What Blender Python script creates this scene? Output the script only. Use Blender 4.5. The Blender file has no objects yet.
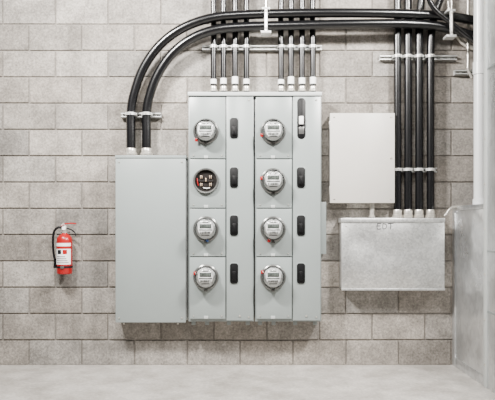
import bpy, bmesh, math, random
from mathutils import Vector, Matrix
random.seed(4)
S=130.0; D=5.0; HY=225.0; CX=247.5; FY=365.0
HZ=(FY-HY)/S
def X(px,d=0): return (px-CX)/S*(D-d)/D
def Z(py,d=0): return HZ+(HY-py)/S*(D-d)/D
def W(px,d=0): return px/S*(D-d)/D
col=bpy.context.scene.collection

# ---------- materials ----------
def nodes(name):
    m=bpy.data.materials.new(name); m.use_nodes=True
    nt=m.node_tree; b=nt.nodes['Principled BSDF']
    return m,nt,b
def mat(name,c,rough=.5,metal=0,var=.06,scale=8,bump=0.0,bscale=80,spec=.5):
    m,nt,b=nodes(name)
    tc=nt.nodes.new('ShaderNodeTexCoord')
    n=nt.nodes.new('ShaderNodeTexNoise'); n.inputs['Scale'].default_value=scale; n.inputs['Detail'].default_value=5
    nt.links.new(tc.outputs['Object'],n.inputs['Vector'])
    r=nt.nodes.new('ShaderNodeValToRGB')
    r.color_ramp.elements[0].position=.3; r.color_ramp.elements[1].position=.7
    r.color_ramp.elements[0].color=tuple(max(0,v*(1-var)) for v in c)+(1,)
    r.color_ramp.elements[1].color=tuple(min(1,v*(1+var)) for v in c)+(1,)
    nt.links.new(n.outputs['Fac'],r.inputs['Fac']); nt.links.new(r.outputs['Color'],b.inputs['Base Color'])
    b.inputs['Roughness'].default_value=rough; b.inputs['Metallic'].default_value=metal
    b.inputs['Specular IOR Level'].default_value=spec
    if bump:
        n2=nt.nodes.new('ShaderNodeTexNoise'); n2.inputs['Scale'].default_value=bscale
        nt.links.new(tc.outputs['Object'],n2.inputs['Vector'])
        bp=nt.nodes.new('ShaderNodeBump'); bp.inputs['Strength'].default_value=bump; bp.inputs['Distance'].default_value=.002
        nt.links.new(n2.outputs['Fac'],bp.inputs['Height']); nt.links.new(bp.outputs['Normal'],b.inputs['Normal'])
    return m
M_panel=mat('painted_grey_steel',(.20,.225,.22),.32,0,.03,3)
M_cover=mat('painted_grey_cover',(.245,.275,.268),.30,0,.035,3)
M_white=mat('painted_beige_steel',(.50,.475,.435),.42,0,.03,5)
M_lightgrey=mat('painted_light_grey',(.43,.45,.44),.4,0,.03,5)
M_black=mat('black_cable_jacket',(.0022,.0022,.0026),.24,0,.2,30,.1,60,.6)
M_blackpl=mat('black_plastic',(.0022,.0022,.0026),.4,0,.1,10,0,80,.25)
M_zinc=mat('zinc_fitting',(.62,.59,.53),.30,.65,.15,40)
M_strut=mat('galvanised_strut',(.66,.66,.64),.36,.45,.1,30)
M_red=mat('red_enamel',(.33,.002,.004),.3)
M_label=mat('white_label',(.92,.92,.90),.5,0,.02)
M_ink=mat('dark_ink',(.006,.006,.008),.6,spec=.2)
M_marker=mat('marker_ink',(.05,.05,.055),.7,spec=.2)
M_lcd=mat('lcd_glass',(.12,.135,.12),.25)
M_blue=mat('blue_tag',(.05,.12,.35),.5)
M_dark=mat('socket_interior',(.008,.006,.005),.6,0,.4,30,spec=.2)
M_copper=mat('copper_jaw',(.60,.46,.34),.35,.6)
M_pipe=mat('light_grey_pipe',(.74,.75,.75),.32,.1,.04,6)
M_ring=mat('meter_ring_steel',(.14,.14,.135),.26,.6)
def galv(name,c1,c2,metal=.55,rough=.38,sc=16,warp=.4):
    m,nt,b=nodes(name)
    tc=nt.nodes.new('ShaderNodeTexCoord')
    v=nt.nodes.new('ShaderNodeTexVoronoi'); v.inputs['Scale'].default_value=sc*5
    n=nt.nodes.new('ShaderNodeTexNoise'); n.inputs['Scale'].default_value=sc*.3; n.inputs['Detail'].default_value=6
    nt.links.new(tc.outputs['Object'],v.inputs['Vector']); nt.links.new(tc.outputs['Object'],n.inputs['Vector'])
    a=nt.nodes.new('ShaderNodeMix'); a.data_type='FLOAT'; a.inputs[0].default_value=.7
    sp=nt.nodes.new('ShaderNodeSeparateColor'); nt.links.new(v.outputs['Color'],sp.inputs[0])
    nt.links.new(sp.outputs[0],a.inputs[2]); nt.links.new(n.outputs['Fac'],a.inputs[3])
    r=nt.nodes.new('ShaderNodeValToRGB'); r.color_ramp.elements[0].position=.3; r.color_ramp.elements[1].position=.72
    r.color_ramp.elements[0].color=c1+(1,); r.color_ramp.elements[1].color=c2+(1,)
    nt.links.new(a.outputs[0],r.inputs['Fac']); nt.links.new(r.outputs['Color'],b.inputs['Base Color'])
    b.inputs['Metallic'].default_value=metal
    rr=nt.nodes.new('ShaderNodeMapRange'); rr.inputs[3].default_value=rough-.08; rr.inputs[4].default_value=rough+.12
    nt.links.new(n.outputs['Fac'],rr.inputs[0]); nt.links.new(rr.outputs[0],b.inputs['Roughness'])
    n3=nt.nodes.new('ShaderNodeTexNoise'); n3.inputs['Scale'].default_value=2.2; n3.inputs['Detail'].default_value=1; nt.links.new(tc.outputs['Object'],n3.inputs['Vector'])
    bp=nt.nodes.new('ShaderNodeBump'); bp.inputs['Strength'].default_value=warp; bp.inputs['Distance'].default_value=.15
    nt.links.new(n3.outputs['Fac'],bp.inputs['Height']); nt.links.new(bp.outputs['Normal'],b.inputs['Normal'])
    return m
M_galv=galv('galvanised_sheet',(.50,.50,.49),(.80,.80,.78),.82,.34,16,.55)
M_galv2=galv('switchboard_sheet',(.50,.51,.515),(.68,.695,.70),.80,.28,5,.7)
def glass():
    m=bpy.data.materials.new('meter_glass'); m.use_nodes=True; nt=m.node_tree; nt.nodes.clear()
    o=nt.nodes.new('ShaderNodeOutputMaterial'); mx=nt.nodes.new('ShaderNodeMixShader')
    t=nt.nodes.new('ShaderNodeBsdfTransparent'); g=nt.nodes.new('ShaderNodeBsdfGlossy'); g.inputs['Roughness'].default_value=.10
    t.inputs['Color'].default_value=(.98,.99,.99,1)
    f=nt.nodes.new('ShaderNodeFresnel'); f.inputs['IOR'].default_value=1.6
    nt.links.new(f.outputs[0],mx.inputs[0]); nt.links.new(t.outputs[0],mx.inputs[1]); nt.links.new(g.outputs[0],mx.inputs[2]); nt.links.new(mx.outputs[0],o.inputs[0])
    return m
M_glass=glass()

def masonry(name,use_attr,base):
    m,nt,b=nodes(name); L=nt.links.new
    tc=nt.nodes.new('ShaderNodeTexCoord')
    def noise(sc,det,rough=.5):
        n=nt.nodes.new('ShaderNodeTexNoise'); n.inputs['Scale'].default_value=sc; n.inputs['Detail'].default_value=det; n.inputs['Roughness'].default_value=rough
        L(tc.outputs['Object'],n.inputs['Vector']); return n
    if use_attr:
        a=nt.nodes.new('ShaderNodeAttribute'); a.attribute_name='block_tint'; c=a.outputs['Color']
    else:
        a=nt.nodes.new('ShaderNodeRGB'); a.outputs[0].default_value=base+(1,); c=a.outputs[0]
    def mul(a,n,lo,hi,f0=.3,f1=.7):
        mr=nt.nodes.new('ShaderNodeMapRange'); mr.inputs[1].default_value=f0; mr.inputs[2].default_value=f1; mr.inputs[3].default_value=lo; mr.inputs[4].default_value=hi
        L(n.outputs['Fac'],mr.inputs[0])
        v=nt.nodes.new('ShaderNodeVectorMath'); v.operation='SCALE'; L(a,v.inputs[0]); L(mr.outputs[0],v.inputs['Scale']); return v.outputs[0]
    n1=noise(60,6,.75); n2=noise(5,8,.65); n3=noise(24,5,.65)
    k=1.0 if use_attr else .4
    c=mul(c,n1,1-.34*k,1+.36*k,.36,.64); c=mul(c,n2,1-.26*k,1+.26*k,.35,.65); c=mul(c,n3,1-.18*k,1+.18*k)
    L(c,b.inputs['Base Color']); b.inputs['Roughness'].default_value=.92; b.inputs['Specular IOR Level'].default_value=.15
    bp=nt.nodes.new('ShaderNodeBump'); bp.inputs['Strength'].default_value=.75; bp.inputs['Distance'].default_value=.0045
    L(n1.outputs['Fac'],bp.inputs['Height']); L(bp.outputs['Normal'],b.inputs['Normal'])
    return m

# ---------- geometry helpers ----------
def finish(name,bm,material,parent=None,smooth=False,origin=None):
    me=bpy.data.meshes.new(name)
    bmesh.ops.recalc_face_normals(bm,faces=bm.faces)
    if origin is None:
        origin=Vector((0,0,0))
        for v in bm.verts: origin+=v.co
        origin/=max(1,len(bm.verts))
    bmesh.ops.translate(bm,verts=bm.verts,vec=-Vector(origin))
    bm.to_mesh(me); bm.free()
    if smooth:
        for p in me.polygons: p.use_smooth=True
        try: me.set_sharp_from_angle(angle=math.radians(40))
        except Exception: pass
    o=bpy.data.objects.new(name,me); col.objects.link(o); o.location=origin
    if material: me.materials.append(material)
    if parent:
        o.parent=parent; o.matrix_parent_inverse=Matrix.Translation(-parent.location)
    return o
def empty(name,loc):
    e=bpy.data.objects.new(name,None); e.empty_display_size=.05; e.location=loc; col.objects.link(e); return e
def box(name,x0,x1,y0,y1,z0,z1,m,parent=None,bev=.003,seg=2,origin=None):
    bm=bmesh.new(); bmesh.ops.create_cube(bm,size=1)
    for v in bm.verts:
        v.co=Vector(((x0+x1)/2+v.co.x*(x1-x0),(y0+y1)/2+v.co.y*(y1-y0),(z0+z1)/2+v.co.z*(z1-z0)))
    if bev: bmesh.ops.bevel(bm,geom=list(bm.edges),offset=min(bev,.4*min(abs(x1-x0),abs(y1-y0),abs(z1-z0))),segments=seg,affect='EDGES',profile=.5)
    return finish(name,bm,m,parent,smooth=bool(bev),origin=origin)
def pbox(name,px0,px1,py0,py1,df,db,m,parent=None,bev=.003):
    return box(name,X(px0,df),X(px1,df),-df,-db,Z(py1,df),Z(py0,df),m,parent,bev)
def pill(name,px0,px1,py0,py1,df,db,m,parent,rad,bev=.003):
    x0,x1,z0,z1=X(px0,df),X(px1,df),Z(py1,df),Z(py0,df)
    bm=bmesh.new(); rings=[]
    for ins,y in ((0,-db),(0,-df+bev),(bev*.3,-df+bev*.3),(bev,-df)):
        ring=[]; r=max(rad-ins,.001)
        for cx,cz,a0 in ((x1-rad,z1-rad,0),(x0+rad,z1-rad,90),(x0+rad,z0+rad,180),(x1-rad,z0+rad,270)):
            for k in range(7):
                a=math.radians(a0+15*k); ring.append(bm.verts.new((cx+math.cos(a)*r,y,cz+math.sin(a)*r)))
        rings.append(ring)
    n=len(rings[0])
    for a,b in zip(rings,rings[1:]):
        for i in range(n): bm.faces.new((a[i],a[(i+1)%n],b[(i+1)%n],b[i]))
    bm.faces.new(rings[0]); bm.faces.new(rings[-1])
    return finish(name,bm,m,parent,True)
def lathe(name,prof,center,axis,m,parent=None,n=40):
    bm=bmesh.new(); rings=[]
    for r,h in prof:
        ring=[]
        for i in range(n):
            a=2*math.pi*i/n; c,s=math.cos(a)*r,math.sin(a)*r
            p=Vector((c,-h,s)) if axis=='Y' else (Vector((c,s,h)) if axis=='Z' else Vector((h,c,s)))
            ring.append(bm.verts.new(Vector(center)+p))
        rings.append(ring)
    for a,b in zip(rings,rings[1:]):
        for i in range(n): bm.faces.new((a[i],a[(i+1)%n],b[(i+1)%n],b[i]))
    bm.faces.new(rings[0]); bm.faces.new(rings[-1])
    return finish(name,bm,m,parent,True)
def ringlathe(name,prof,center,m,parent=None,n=48):
    bm=bmesh.new(); rings=[]
    for r,h in prof:
        rings.append([bm.verts.new(Vector(center)+Vector((math.cos(2*math.pi*i/n)*r,-h,math.sin(2*math.pi*i/n)*r))) for i in range(n)])
    for a,b in zip(rings,rings[1:]+rings[:1]):
        for i in range(n): bm.faces.new((a[i],a[(i+1)%n],b[(i+1)%n],b[i]))
    return finish(name,bm,m,parent,True)
def smoothpath(pts,sub=10):
    pts=[Vector(p) for p in pts]; out=[]
    for i in range(len(pts)-1):
        p0=pts[i-1] if i else pts[0]*2-pts[1]; p1=pts[i]; p2=pts[i+1]; p3=pts[i+2] if i+2<len(pts) else pts[-1]*2-pts[-2]
        for k in range(sub):
            t=k/sub
            out.append(.5*((2*p1)+(p2-p0)*t+(2*p0-5*p1+4*p2-p3)*t*t+(3*p1-p0-3*p2+p3)*t**3))
    out.append(pts[-1]); return out
def tube(name,pts,r,m,parent=None,n=16,sub=10):
    path=smoothpath(pts,sub)
    bm=bmesh.new(); rings=[]; up=None
    for i,p in enumerate(path):
        t=(path[min(i+1,len(path)-1)]-path[max(i-1,0)]).normalized()
        if up is None:
            up=Vector((0,1,0)) if abs(t.y)<.9 else Vector((1,0,0))
        up=(up-t*up.dot(t)).normalized(); s=t.cross(up)
        rings.append([bm.verts.new(p+(up*math.cos(2*math.pi*k/n)+s*math.sin(2*math.pi*k/n))*r) for k in range(n)])
    for a,b in zip(rings,rings[1:]):
        for i in range(n): bm.faces.new((a[i],a[(i+1)%n],b[(i+1)%n],b[i]))
    bm.faces.new(rings[0]); bm.faces.new(rings[-1])
    return finish(name,bm,m,parent,True)
def P(px,py,d): return (X(px,d),-d,Z(py,d))
def text(name,s,size,loc,m,parent):
    cu=bpy.data.curves.new(name,'FONT'); cu.body=s; cu.size=size; cu.align_x='CENTER'; cu.align_y='CENTER'; cu.extrude=.0004
    o=bpy.data.objects.new(name,cu); col.objects.link(o); o.rotation_euler=(math.pi/2,0,0); o.location=loc
    cu.materials.append(m); o.parent=parent; o.matrix_parent_inverse=Matrix.Translation(-parent.location); return o
def bolt(name,px,py,d,r,parent,m=None):
    lathe(name,[(r,0),(r,.004),(r*.7,.007)],P(px,py,d),'Y',m or M_zinc,parent,8)

# ---------- room : real block coursework with raked joints ----------
def block_wall():
    bw=52.8/S; rh=26.3/S; g=.0056; dep=.011; bv=.0035
    z0=Z(366.3); x0=X(29)
    bm=bmesh.new(); lay=bm.loops.layers.float_color.new('block_tint')
    rnd=random.Random(7)
    xl,xr=-4.0,3.2
    for r in range(-1,15):
        za=z0+r*rh; zb=za+rh
        off=x0+(0 if r%2==0 else bw*.5)
        k=math.floor((xl-off)/bw)
        while off+k*bw<xr:
            a=off+k*bw; b_=a+bw; k+=1
            j=lambda: rnd.uniform(-.001,.001)
            X0,X1=a+g+j(),b_-g+j(); Z0,Z1=za+g+j(),zb-g+j(); Z0=max(Z0,0.0)
            if Z1<=Z0+.01: continue
            yf=rnd.uniform(0,.0012)
            prof=[(0,dep+.002),(0,yf+bv),(bv*.35,yf+bv*.3),(bv,yf)]
            prev=None; fs=[]
            for ins,y in prof:
                q=[bm.verts.new((X0+ins,y,Z0+ins)),bm.verts.new((X1-ins,y,Z0+ins)),bm.verts.new((X1-ins,y,Z1-ins)),bm.verts.new((X0+ins,y,Z1-ins))]
                if prev:
                    for i in range(4): fs.append(bm.faces.new((prev[i],prev[(i+1)%4],q[(i+1)%4],q[i])))
                prev=q
            fs.append(bm.faces.new(prev))
            t=rnd.gauss(1,.13); t=max(.74,min(1.26,t)); w=rnd.uniform(-.02,.02)
            c=(.250*t*(1+w),.229*t,.204*t*(1-w),1)
            for f in fs:
                for l in f.loops: l[lay]=c
    me=bpy.data.meshes.new('blocks'); bm.normal_update(); bm.to_mesh(me); bm.free(); me.materials.append(masonry('concrete_block',True,None))
    e=box('wall_back',xl,xr,dep,.2,0,3.7,masonry('mortar',False,(.235,.215,.192)),None,0,origin=(0,0,0))
    o=bpy.data.objects.new('blocks',me); col.objects.link(o); o.parent=e
block_wall()
def floor_mat():
    m,nt,b=nodes('concrete_floor'); L=nt.links.new
    tc=nt.nodes.new('ShaderNodeTexCoord')
    n=nt.nodes.new('ShaderNodeTexNoise'); n.inputs['Scale'].default_value=3.5; n.inputs['Detail'].default_value=10; n.inputs['Roughness'].default_value=.72
    L(tc.outputs['Object'],n.inputs['Vector'])
    n2=nt.nodes.new('ShaderNodeTexNoise'); n2.inputs['Scale'].default_value=50; n2.inputs['Detail'].default_value=4; L(tc.outputs['Object'],n2.inputs['Vector'])
    r=nt.nodes.new('ShaderNodeValToRGB'); r.color_ramp.elements[0].position=.36; r.color_ramp.elements[1].position=.64
    r.color_ramp.elements[0].color=(.31,.288,.26,1); r.color_ramp.elements[1].color=(.56,.53,.49,1)
    L(n.outputs['Fac'],r.inputs['Fac'])
    mr=nt.nodes.new('ShaderNodeMapRange'); mr.inputs[1].default_value=.3; mr.inputs[2].default_value=.7; mr.inputs[3].default_value=.80; mr.inputs[4].default_value=1.12; L(n2.outputs['Fac'],mr.inputs[0])
    v=nt.nodes.new('ShaderNodeVectorMath'); v.operation='SCALE'; L(r.outputs['Color'],v.inputs[0]); L(mr.outputs[0],v.inputs['Scale'])
    L(v.outputs[0],b.inputs['Base Color']); b.inputs['Roughness'].default_value=.28
    bp=nt.nodes.new('ShaderNodeBump'); bp.inputs['Strength'].default_value=.15; bp.inputs['Distance'].default_value=.002; L(n2.outputs['Fac'],bp.inputs['Height']); L(bp.outputs['Normal'],b.inputs['Normal'])
    return m
box('floor',-4,3.2,-6.5,.2,-.1,0,floor_mat(),None,0,origin=(0,0,0))

# ---------- left cabinet ----------
d=.17
e=empty('electrical_cabinet',P(151,240,.09))
pbox('body',116,185.5,156.5,322,d-.02,0,M_panel,e,.004)
pbox('front_cover',115.5,185.8,158,322.5,d,d-.021,M_cover,e,.003)
pbox('top_lip',115,186.3,155.3,158,d+.006,0,M_cover,e,.002)
for px in (119,182):
    for py in (162,318): bolt('screw',px,py,d+.0005,.006,e)
for px in (124,178): bolt('foot_bolt',px,323.5,.12,.008,e)
pbox('side_flange',185.6,187.4,160,320,.10,0,M_lightgrey,e,.001)

# ---------- meter banks ----------
DM=.20
def meter(px,py,tag):
    d0=DM+.004; c=P(px,py,d0); e=empty('electric_meter',c)
    c=Vector(c)
    lathe('collar_ring',[(.078,-.0),(.093,.0),(.095,.010),(.093,.020),(.086,.024),(.078,.022)],c,'Y',M_ring,e,48)
    lathe('base',[(.078,0),(.080,.03),(.076,.034)],c,'Y',M_ink,e,48)
    lathe('dial_face',[(.071,.030),(.071,.060),(.068,.064)],c,'Y',M_label,e,48)
    f=c.y-.0655
    box('display_frame',c.x-.042,c.x+.042,f-.001,f+.003,c.z+.006,c.z+.036,M_ink,e,.001)
    box('lcd_display',c.x-.037,c.x+.037,f-.002,f+.003,c.z+.010,c.z+.032,M_lcd,e,.001)
    text('digits','88213',.024,(c.x,f-.0025,c.z+.021),M_ink,e)
    box('name_plate',c.x-.048,c.x+.048,f-.0005,f+.003,c.z-.009,c.z-.003,M_ink,e,0)
    for i in range(14):
        w=random.choice((.0015,.003)); x=c.x-.038+i*.0055
        box('barcode_bar',x,x+w,f-.0005,f+.003,c.z-.034,c.z-.018,M_ink,e,0)
    box('spec_line',c.x-.03,c.x+.03,f-.0005,f+.003,c.z-.048,c.z-.042,M_ink,e,0)
    box('spec_line',c.x-.022,c.x+.022,f-.0005,f+.003,c.z+.045,c.z+.051,M_ink,e,0)
    lathe('glass_cover',[(.0775,.02),(.0775,.080),(.075,.090),(.069,.098),(.058,.104),(.04,.109),(.02,.1115),(.001,.112)],c,'Y',M_glass,e,48)
    ringlathe('rim_band',[(.0775,.022),(.0800,.024),(.0800,.036),(.0775,.036)],c,M_ring,e)
    tx,tz,tm=tag
    box('seal_tag',c.x+tx-.010,c.x+tx+.010,c.y-.030,c.y-.026,c.z+tz-.012,c.z+tz+.012,tm,e,.001)
    tube('seal_wire',[(c.x+tx,c.y-.028,c.z+tz+.01),(c.x+tx*.92,c.y-.034,c.z+tz*.9),(c.x+tx*.85,c.y-.024,c.z+tz*.8)],.002,M_zinc,e,6,4)
    box('ring_latch',c.x-.012,c.x+.012,c.y-.03,c.y,c.z-.104,c.z-.088,M_ring,e,.002)
    return e
rows=[(97,158.5,131.5),(159.3,208,181),(208.8,256.5,229),(257.3,319,277)]
def bank(x0,x1,mx,hx,seam,missing):
    e=empty('meter_bank',P((x0+x1)/2,207,.1))
    pbox('enclosure',x0,x1,94,321.5,DM-.02,0,M_panel,e,.003)
    pbox('top_cap',x0-.8,x1+.6,91.8,95.5,DM+.012,0,M_lightgrey,e,.002)
    pbox('breaker_cover',seam+.7,x1-.8,96.5,320.5,DM,DM-.021,M_cover,e,.003)
    for i,(a,b,my) in enumerate(rows):
        pbox('meter_cover',x0+1.2,seam-.5,a,b-.2,DM,DM-.021,M_cover,e,.003)
        if missing==i:
            c=P(mx,my,DM+.0005)
            lathe('socket_back',[(.082,0),(.082,.0015)],c,'Y',M_dark,e,48)
            ringlathe('socket_ring',[(.081,0),(.081,.026),(.090,.028),(.095,.020),(.096,0)],c,M_ring,e)
            for sx in (-1,1):
                for sz in (-1,1):
                    x=c[0]+sx*.034; z=c[2]+sz*.028
                    box('jaw',x-.008,x-.003,c[1]-.022,c[1],z-.011,z+.011,M_copper,e,.001)
                    box('jaw',x+.003,x+.008,c[1]-.022,c[1],z-.011,z+.011,M_copper,e,.001)
            box('jaw',c[0]-.004,c[0]+.004,c[1]-.02,c[1],c[2]-.005,c[2]+.02,M_copper,e,.001)
            box('socket_block',c[0]-.055,c[0]+.055,c[1]-.010,c[1],c[2]-.010,c[2]+.010,M_dark,e,.002)
            tube('wire_red',[(c[0]-.064,c[1]-.008,c[2]+.02),(c[0]-.062,c[1]-.012,c[2]-.01),(c[0]-.055,c[1]-.008,c[2]-.035)],.003,M_red,e,8,6)
            tube('wire_white',[(c[0]+.03,c[1]-.008,c[2]-.05),(c[0]+.005,c[1]-.012,c[2]-.055),(c[0]-.02,c[1]-.008,c[2]-.05)],.003,M_label,e,8,6)
        bolt('cover_screw',x0+5,b-3,DM+.0005,.005,e); bolt('cover_screw',seam-4,b-3,DM+.0005,.005,e)
        pbox('cover_latch',mx-2.2,mx+2.2,b-3.0,b-.3,DM+.006,DM-.001,M_lightgrey,e,.001)
        hy=my-3.5
        if hx>280 and i==0:
            pill('breaker_slot',hx-3.8,hx+4.6,97.8,139,DM+.004,DM-.002,M_blackpl,e,.029)
            pbox('breaker_toggle',hx-1.8,hx+2.6,116,124,DM+.025,DM,M_label,e,.003)
            pbox('breaker_plate',hx-2.2,hx+3,127,134,DM+.006,DM,M_ring,e,.001)
        else:
            pill('breaker_frame',hx-4.7,hx+4.7,hy-11,hy+11,DM+.003,DM-.002,M_cover,e,.020,.002)
            pill('breaker_recess',hx-4.1,hx+4.1,hy-10.3,hy+10.3,DM+.008,DM-.002,M_blackpl,e,.019)
            pill('breaker_toggle',hx-2,hx+2,hy-2,hy+7,DM+.022,DM,M_blackpl,e,.010,.004)
    for px in (x0+5,(x0+seam)/2,seam+3,x1-6):
        pbox('foot_tab',px-2,px+2,320.5,325,.12,.10,M_panel,e,.002)
    for py in (100,317): bolt('cover_screw',x1-5,py,DM+.0005,.006,e)
    bolt('padlock_hasp',seam+14,316,DM+.0005,.008,e)
    return e
bank(188.5,253.8,206,234,225.8,1)
bank(255,321.3,273,301,292.3,-1)
R=M_red;B=M_blue
for px,py,t in [(206,131.5,(-.07,-.065,R)),(206,229,(.01,-.085,B)),(206,277,(-.08,.03,R)),
                (273,131.5,(-.085,-.03,R)),(273,181,(-.085,.02,R)),(273,229,(-.03,-.085,R)),(273,277,(-.08,.04,R))]:
    meter(px,py,t)
e=empty('wall_pull_box',P(322,228,.05))
pbox('body',314,325.6,203,253,.09,0,M_white,e,.003)
pbox('cover',313.6,326.2,202,254,.094,.09,M_cover,e,.002)

# ---------- beige box ----------
e=empty('junction_box',P(362,158,.06))
pbox('body',330.5,394.2,113.5,202.5,.12,0,M_white,e,.004)
pbox('door',330,394.8,113,203,.135,.119,M_white,e,.004)
for py in (125,190): pbox('hinge',329.2,331,py-4,py+4,.128,.115,M_zinc,e,.001)
bolt('latch',391,158,.1355,.008,e)
for px in (334,391):
    for py in (117,199): bolt('screw',px,py,.1355,.005,e)

# ---------- wireway ----------
e=empty('wireway_box',P(393,254,.08))
pbox('body',342,444,219,289.5,.15,0,M_galv,e,.002)
pbox('front_cover',341.5,444.5,222,290,.157,.15,M_galv,e,.002)
pbox('top_flange',341,445.2,218,222.5,.164,0,M_galv,e,.002)
pbox('bottom_flange',342,445,288.5,290.5,.160,.13,M_galv,e,.001)
for px in (346,440):
    for py in (226,285): bolt('screw',px,py,.1575,.005,e)
dm=.158
for k,st in enumerate([[(377.5,223.5),(377,226),(377.3,229)],[(377.5,223.5),(379.5,223.3),(381,223.5)],[(377.2,226),(379,225.8),(380.3,226)],[(377.3,229),(379.5,229),(381.2,228.7)],
            [(383,223.5),(382.8,226),(383,229)],[(383,223.5),(386,224.3),(386.6,226.3),(385.5,228.3),(383,229)],[(388,223.7),(390.5,223.5),(393.5,223.3)],[(390.8,223.5),(390.6,226),(390.4,229.2)]]):
    tube('marker_stroke',[P(a,b,dm) for a,b in st],.0026,M_marker,e,6,5)

e=empty('conduit_nipple',P(372,210,.06))
d=.07
lathe('pipe',[(.017,0),(.017,Z(203.5,d)-Z(217,d))],P(372,217,d),'Z',M_zinc,e,20)
lathe('locknut',[(.024,0),(.024,.012)],P(372,217.2,d),'Z',M_zinc,e,6)

# ---------- struts & clamps ----------
def strut(px0,px1,py,clamps,d0=0,h=.038,dep=.04):
    e=empty('strut_channel',P((px0+px1)/2,py,.02))
    x0,x1=X(px0,.04),X(px1,.04); z=Z(py,.04)
    t=.003
    box('back_web',x0,x1,-d0-t,-d0,z-h/2,z+h/2,M_strut,e,0)
    for s in (-1,1):
        zz=z+s*(h/2-t/2)
        box('side_flange',x0,x1,-d0-dep,-d0-t,zz-t/2,zz+t/2,M_strut,e,0)
        zz=z+s*(h/2-.005)
        box('lip',x0,x1,-d0-dep,-d0-dep+t,zz-.005,zz+.005,M_strut,e,0)
    n=int((x1-x0)/.05)
    for i in range(n):
        xx=x0+(i+.5)*(x1-x0)/n
        box('slot',xx-.014,xx+.014,-d0-t-.001,-d0-t+.0005,z-.006,z+.006,M_ink,e,0)
    for (px,cd,r) in clamps:
        c=Vector((X(px,cd),-cd,z))
        lathe('clamp_band',[(r+.0005,-.010),(r+.003,-.010),(r+.003,.010),(r+.0005,.010)],c,'Z',M_strut,e,28)
        for s in (-1,1):
            box('clamp_ear',c.x+s*(r+.004)-.002,c.x+s*(r+.004)+.002,-cd,-.038,z-.010,z+.010,M_strut,e,.001)
        lathe('clamp_bolt',[(.005,r-.002),(.005,r+.012),(.004,r+.016)],c,'Y',M_zinc,e,8)
    return e
rs=.0225
up_l=[213.5,223.5,235,246.5]; up_r=[281,291,302,313]
dS=.068
strut(202,322,47.5,[(p,dS,rs) for p in up_l+up_r])
rR=.029; dR=.075
rx=[397.5,408,419,430.5]
strut(380,457,57.5,[(p,dR,rR) for p in rx])
strut(396,437,170,[(p,dR,rR) for p in rx])
dL=.085; rL=.035
strut(121,161,115,[(131,dL,rL),(146.5,dL,rL)],dep=.045)
strut(455,476,72,[])

# ---------- cables ----------
def fitting(e,px,py,d,r,hpx=6):
    h=W(hpx,d); c=P(px,py,d)
    lathe('gland_body',[(r*1.05,0),(r*1.25,.002),(r*1.25,h*.35),(r*1.1,h*.4),(r*1.15,h*.85),(r*1.02,h)],c,'Z',M_zinc,e,16)
    lathe('gland_nut',[(r*1.35,0),(r*1.35,h*.28)],c,'Z',M_zinc,e,6)
def cable(pts,r):
    e=empty('electrical_cable',pts[0])
    tube('jacket',pts,r,M_black,e,20,10)
    return e
for i,p in enumerate(up_l+up_r):
    q=p+random.uniform(-.4,.4)
    e=cable([P(p,90,dS),P(p,70,dS),P(p,47,dS),P(p+random.uniform(-.5,.5),20,dS),P(q,-8,dS)],rs)
    fitting(e,p,91.3,dS,rs,5)
    c=P(p,84,dS); lathe('label_band',[(rs+.001,0),(rs+.001,W(4+random.random()*3))],c,'Z',M_label,e,20)
for i,p in enumerate(rx):
    off=[0,0,2,9][i]
    e=cable([P(p,214,dR),P(p,190,dR),P(p,130,dR),P(p,57,dR),P(p+off*.1,35,dR),P(p+off*.5,14,dR),P(p+off*1.4,-8,dR)],rR)
    fitting(e,p,217.6,dR,rR,8)
dF=.155
e=cable([P(131,152,dL),P(131,135,dL),P(131,115,dL),P(133.5,96,.09),P(143,69,.10),P(159,46,.115),P(181,29,.135),P(209,18.5,.15),P(240,15,dF),P(300,13.2,dF),P(360,13,dF),P(410,14,dF),P(450,16.5,dF),P(480,22,dF),P(505,30,dF)],rL)
fitting(e,131,155.3,dL,rL,7)
e=cable([P(146.5,152,dL),P(146.5,135,dL),P(146.5,115,dL),P(149,98,.09),P(157,76,.10),P(171,55,.115),P(190,39.5,.135),P(214,30,.15),P(245,26.8,dF),P(300,25.2,dF),P(360,24,dF),P(410,24,dF),P(442,27,dF),P(475,37,dF),P(505,50,dF)],rL)
fitting(e,146.5,155.3,dL,rL,7)
e=cable([P(425,-10,.225),P(434,8,.225),P(450,22,.225),P(470,38,.225),P(505,58,.225)],.02)

def hanger(px,py0,py1,d):
    e=empty('cable_hanger',P(px,(py0+py1)/2,d))
    c=P(px,py1,d); lathe('threaded_rod',[(.006,0),(.006,Z(-12,d)-c[2])],c,'Z',M_zinc,e,8)
    pbox('hanger_strap',px-1.5,px+1.5,py0,py1,d+.004,d,M_strut,e,.001)
    pbox('saddle_top',px-4,px+4,py0-1,py0+1,d+.006,d-.08,M_strut,e,.001)
    pbox('saddle_bottom',px-5,px+5,py1-1.5,py1+.8,d+.006,d-.08,M_strut,e,.001)
    bolt('hanger_nut',px,py0+3,d+.004,.01,e); bolt('hanger_nut',px,py1-4,d+.004,.01,e)
hanger(266,8,32,.21); hanger(451.5,10,36,.255)

e=empty('steel_conduit',P(460,40,.05))
tube('pipe',[P(447,-8,.05),P(450,15,.05),P(455,32,.05),P(464,44,.05),P(480,50,.05),P(505,53,.05)],.016,M_zinc,e,14)
e=empty('steel_conduit',P(470,60,.05))
tube('pipe',[P(468,-8,.06),P(468,60,.06),P(468,69,.06),P(472,78,.06)],.011,M_zinc,e,12)
e=empty('flexible_conduit',P(450,212,.06))
tube('pipe',[P(444.5,216,.10),P(447,213,.10),P(449.5,209.5,.10),P(453.5,207.2,.10),P(462,206.2,.10)],.010,M_zinc,e,12)

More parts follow.
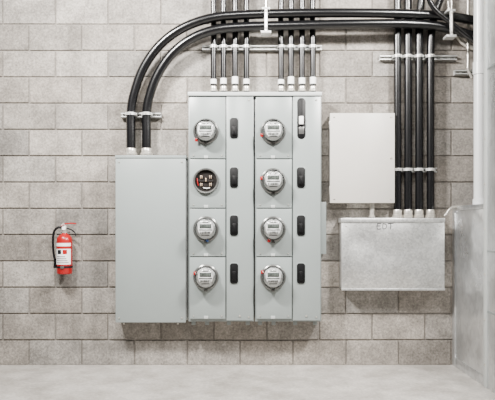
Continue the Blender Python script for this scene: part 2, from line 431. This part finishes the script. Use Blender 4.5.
# ---------- switchboard ----------
xs=X(453); zt=Z(207); yb=-.66
e=empty('switchboard_cabinet',(xs+.5,-.35,.7))
box('body',xs,xs+.9,yb,0,0.0,zt,M_galv2,e,.004)
box('top_lip',xs-.006,xs+.9,yb,0,zt-.03,zt+.004,M_galv2,e,.003)
box('frame_post',xs-.006,xs+.03,-.06,0,0,zt-.03,M_galv2,e,.003)
box('kick_plate',xs-.004,xs+.9,yb,0,0,.07,M_galv2,e,.003)
for z in (.45,.8,1.1): lathe('side_bolt',[(.008,-.006),(.008,0)],(xs,-.03,z),'X',M_zinc,e,8)
e=empty('switchboard_cabinet',(xs+.5,-1,1))
box('body',xs,xs+.9,yb-.62,yb-.004,0,3.1,M_galv2,e,.004)
box('edge_highlight_post',xs-.008,xs+.05,yb-.06,yb-.004,0,3.1,M_lightgrey,e,.003)  # pale post, its light grey paints in the bright edge highlight
for k in (.5,.9,2.1): box('seam_rail',xs-.004,xs+.02,yb-.6,yb-.06,k,k+.012,M_panel,e,.001)
for k in range(9):
    lathe('side_bolt',[(.008,-.012),(.008,0)],(xs,yb-.035,.15+k*.3),'X',M_zinc,e,8)
e=empty('riser_pipe',P(479,100,.33))
dp=.33; c=P(479.5,206.4,dp)
lathe('pipe',[(.040,0),(.040,3.2-c[2])],c,'Z',M_pipe,e,32)
lathe('coupling',[(.047,0),(.047,.05),(.041,.056)],c,'Z',M_pipe,e,32)
lathe('coupling_mid',[(.041,0),(.046,.004),(.046,.09),(.041,.094)],P(479.5,75,dp),'Z',M_pipe,e,32)

# ---------- fire extinguisher ----------
de=.085; c=Vector(P(64.5,274,de)); r=.058
e=empty('fire_extinguisher',c+Vector((0,0,.15)))
H=W(40,de)
lathe('cylinder_body',[(.045,0),(.054,.004),(r,.014),(r,H-.05),(r*.93,H-.028),(r*.7,H-.010),(r*.35,H),(r*.3,H+.012)],c,'Z',M_red,e,40)
def wrap(name,z0,z1,m,a0,a1,rr):
    bm=bmesh.new(); n=24; pr=None
    for i in range(n+1):
        a=math.radians(a0+(a1-a0)*i/n)
        v=[bm.verts.new(c+Vector((math.sin(a)*rr,-math.cos(a)*rr,z))) for z in (z0,z1)]
        if pr: bm.faces.new((pr[0],v[0],v[1],pr[1]))
        pr=v
    return finish(name,bm,m,e,True)
wrap('label',.075,.235,M_label,-66,66,r+.0008)
wrap('label_band_red',.192,.212,M_red,-66,66,r+.0014)
wrap('label_picto',.152,.185,M_ink,-40,-8,r+.0014); wrap('label_picto_red',.152,.185,M_red,2,34,r+.0014)
for k in range(4): wrap('label_text',.085+k*.015,.091+k*.015,M_ink,-50,45-8*k,r+.0014)
wrap('clamp_strap',.048,.062,M_ink,-180,180,r+.003)
box('strap_buckle',c.x-.014,c.x+.014,c.y-r-.010,c.y-r,c.z+.045,c.z+.065,M_ring,e,.002)
tz=c.z+H
lathe('valve_neck',[(.019,.008),(.019,.03),(.014,.034),(.014,.055)],(c.x,c.y,tz),'Z',M_zinc,e,20)
box('valve_block',c.x-.016,c.x+.018,c.y-.014,c.y+.014,tz+.03,tz+.062,M_zinc,e,.004)
lathe('pressure_gauge',[(.014,.012),(.014,.024),(.012,.027)],(c.x,c.y,tz+.042),'Y',M_label,e,20)
def lever(name,pts,w,m):
    bm=bmesh.new(); prev=None
    for (x,z) in pts:
        v=[bm.verts.new((c.x+x,c.y+sy*w,tz+z+dz)) for sy in(-1,1) for dz in(-.004,.004)]
        if prev:
            bm.faces.new((prev[0],v[0],v[1],prev[1])); bm.faces.new((prev[2],prev[3],v[3],v[2]))
            bm.faces.new((prev[0],prev[2],v[2],v[0])); bm.faces.new((prev[1],v[1],v[3],prev[3]))
        else: bm.faces.new(v[:2]+v[3:1:-1])
        prev=v
    bm.faces.new(prev[:2]+prev[3:1:-1])
    finish(name,bm,m,e)
lever('carry_handle',[(-.016,.048),(.01,.046),(.05,.034),(.078,.012),(.086,-.012)],.011,M_ink)
lever('squeeze_lever',[(-.024,.060),(.0,.076),(.05,.082),(.088,.078)],.010,M_red)
tube('safety_pin',[(c.x-.01,c.y-.02,tz+.058),(c.x-.012,c.y-.03,tz+.07),(c.x+.004,c.y-.032,tz+.075),(c.x+.008,c.y-.022,tz+.058)],.002,M_label,e,6)
tube('hose',[(c.x-.012,c.y,tz+.045),(c.x-.045,c.y-.004,tz+.05),(c.x-.076,c.y-.008,tz+.02),(c.x-.084,c.y-.01,tz-.05),(c.x-.080,c.y-.01,tz-.14),(c.x-.068,c.y-.014,tz-.20)],.0085,M_blackpl,e,12)
lathe('nozzle',[(.014,-.05),(.009,0),(.009,.02)],(c.x-.067,c.y-.014,tz-.205),'Z',M_blackpl,e,16)
box('wall_bracket',c.x-.02,c.x+.02,-.03,0,c.z+.02,tz-.03,M_ring,e,.002)
box('bracket_hook',c.x-.03,c.x+.03,c.y-.0,-.03,tz+.008,tz+.016,M_ring,e,.002)

# ---------- lights ----------
def area(name,loc,sx,sy,pw,tgt,spread=180,colr=(1,.97,.935)):
    l=bpy.data.lights.new(name,'AREA'); l.shape='RECTANGLE'; l.size=sx; l.size_y=sy; l.energy=pw; l.color=colr; l.spread=math.radians(spread)
    o=bpy.data.objects.new(name,l); col.objects.link(o); o.location=loc
    o.rotation_euler=(Vector(tgt)-Vector(loc)).to_track_quat('-Z','Y').to_euler(); return o
area('fill_light',(-1.7,-2.3,3.55),.6,.25,250,(.45,0,1.8),135)
area('fill_light',(1.9,-2.4,3.55),.6,.25,195,(-.45,0,1.8),135)
area('fill_light',(0,-3.4,3.8),1.0,.6,100,(0,-.4,1.0),160)  # added soft fill lamp, besides the two overhead fixtures
w=bpy.data.worlds.new('world'); bpy.context.scene.world=w; w.use_nodes=True
w.node_tree.nodes['Background'].inputs[0].default_value=(1,.985,.97,1)
w.node_tree.nodes['Background'].inputs[1].default_value=.17

cam=bpy.data.cameras.new('camera'); co=bpy.data.objects.new('camera',cam); col.objects.link(co)
co.location=(0,-D,HZ); co.rotation_euler=(math.pi/2,0,0)
cam.sensor_width=36; cam.lens=S*D*36/495; cam.shift_y=25/495
bpy.context.scene.camera=co
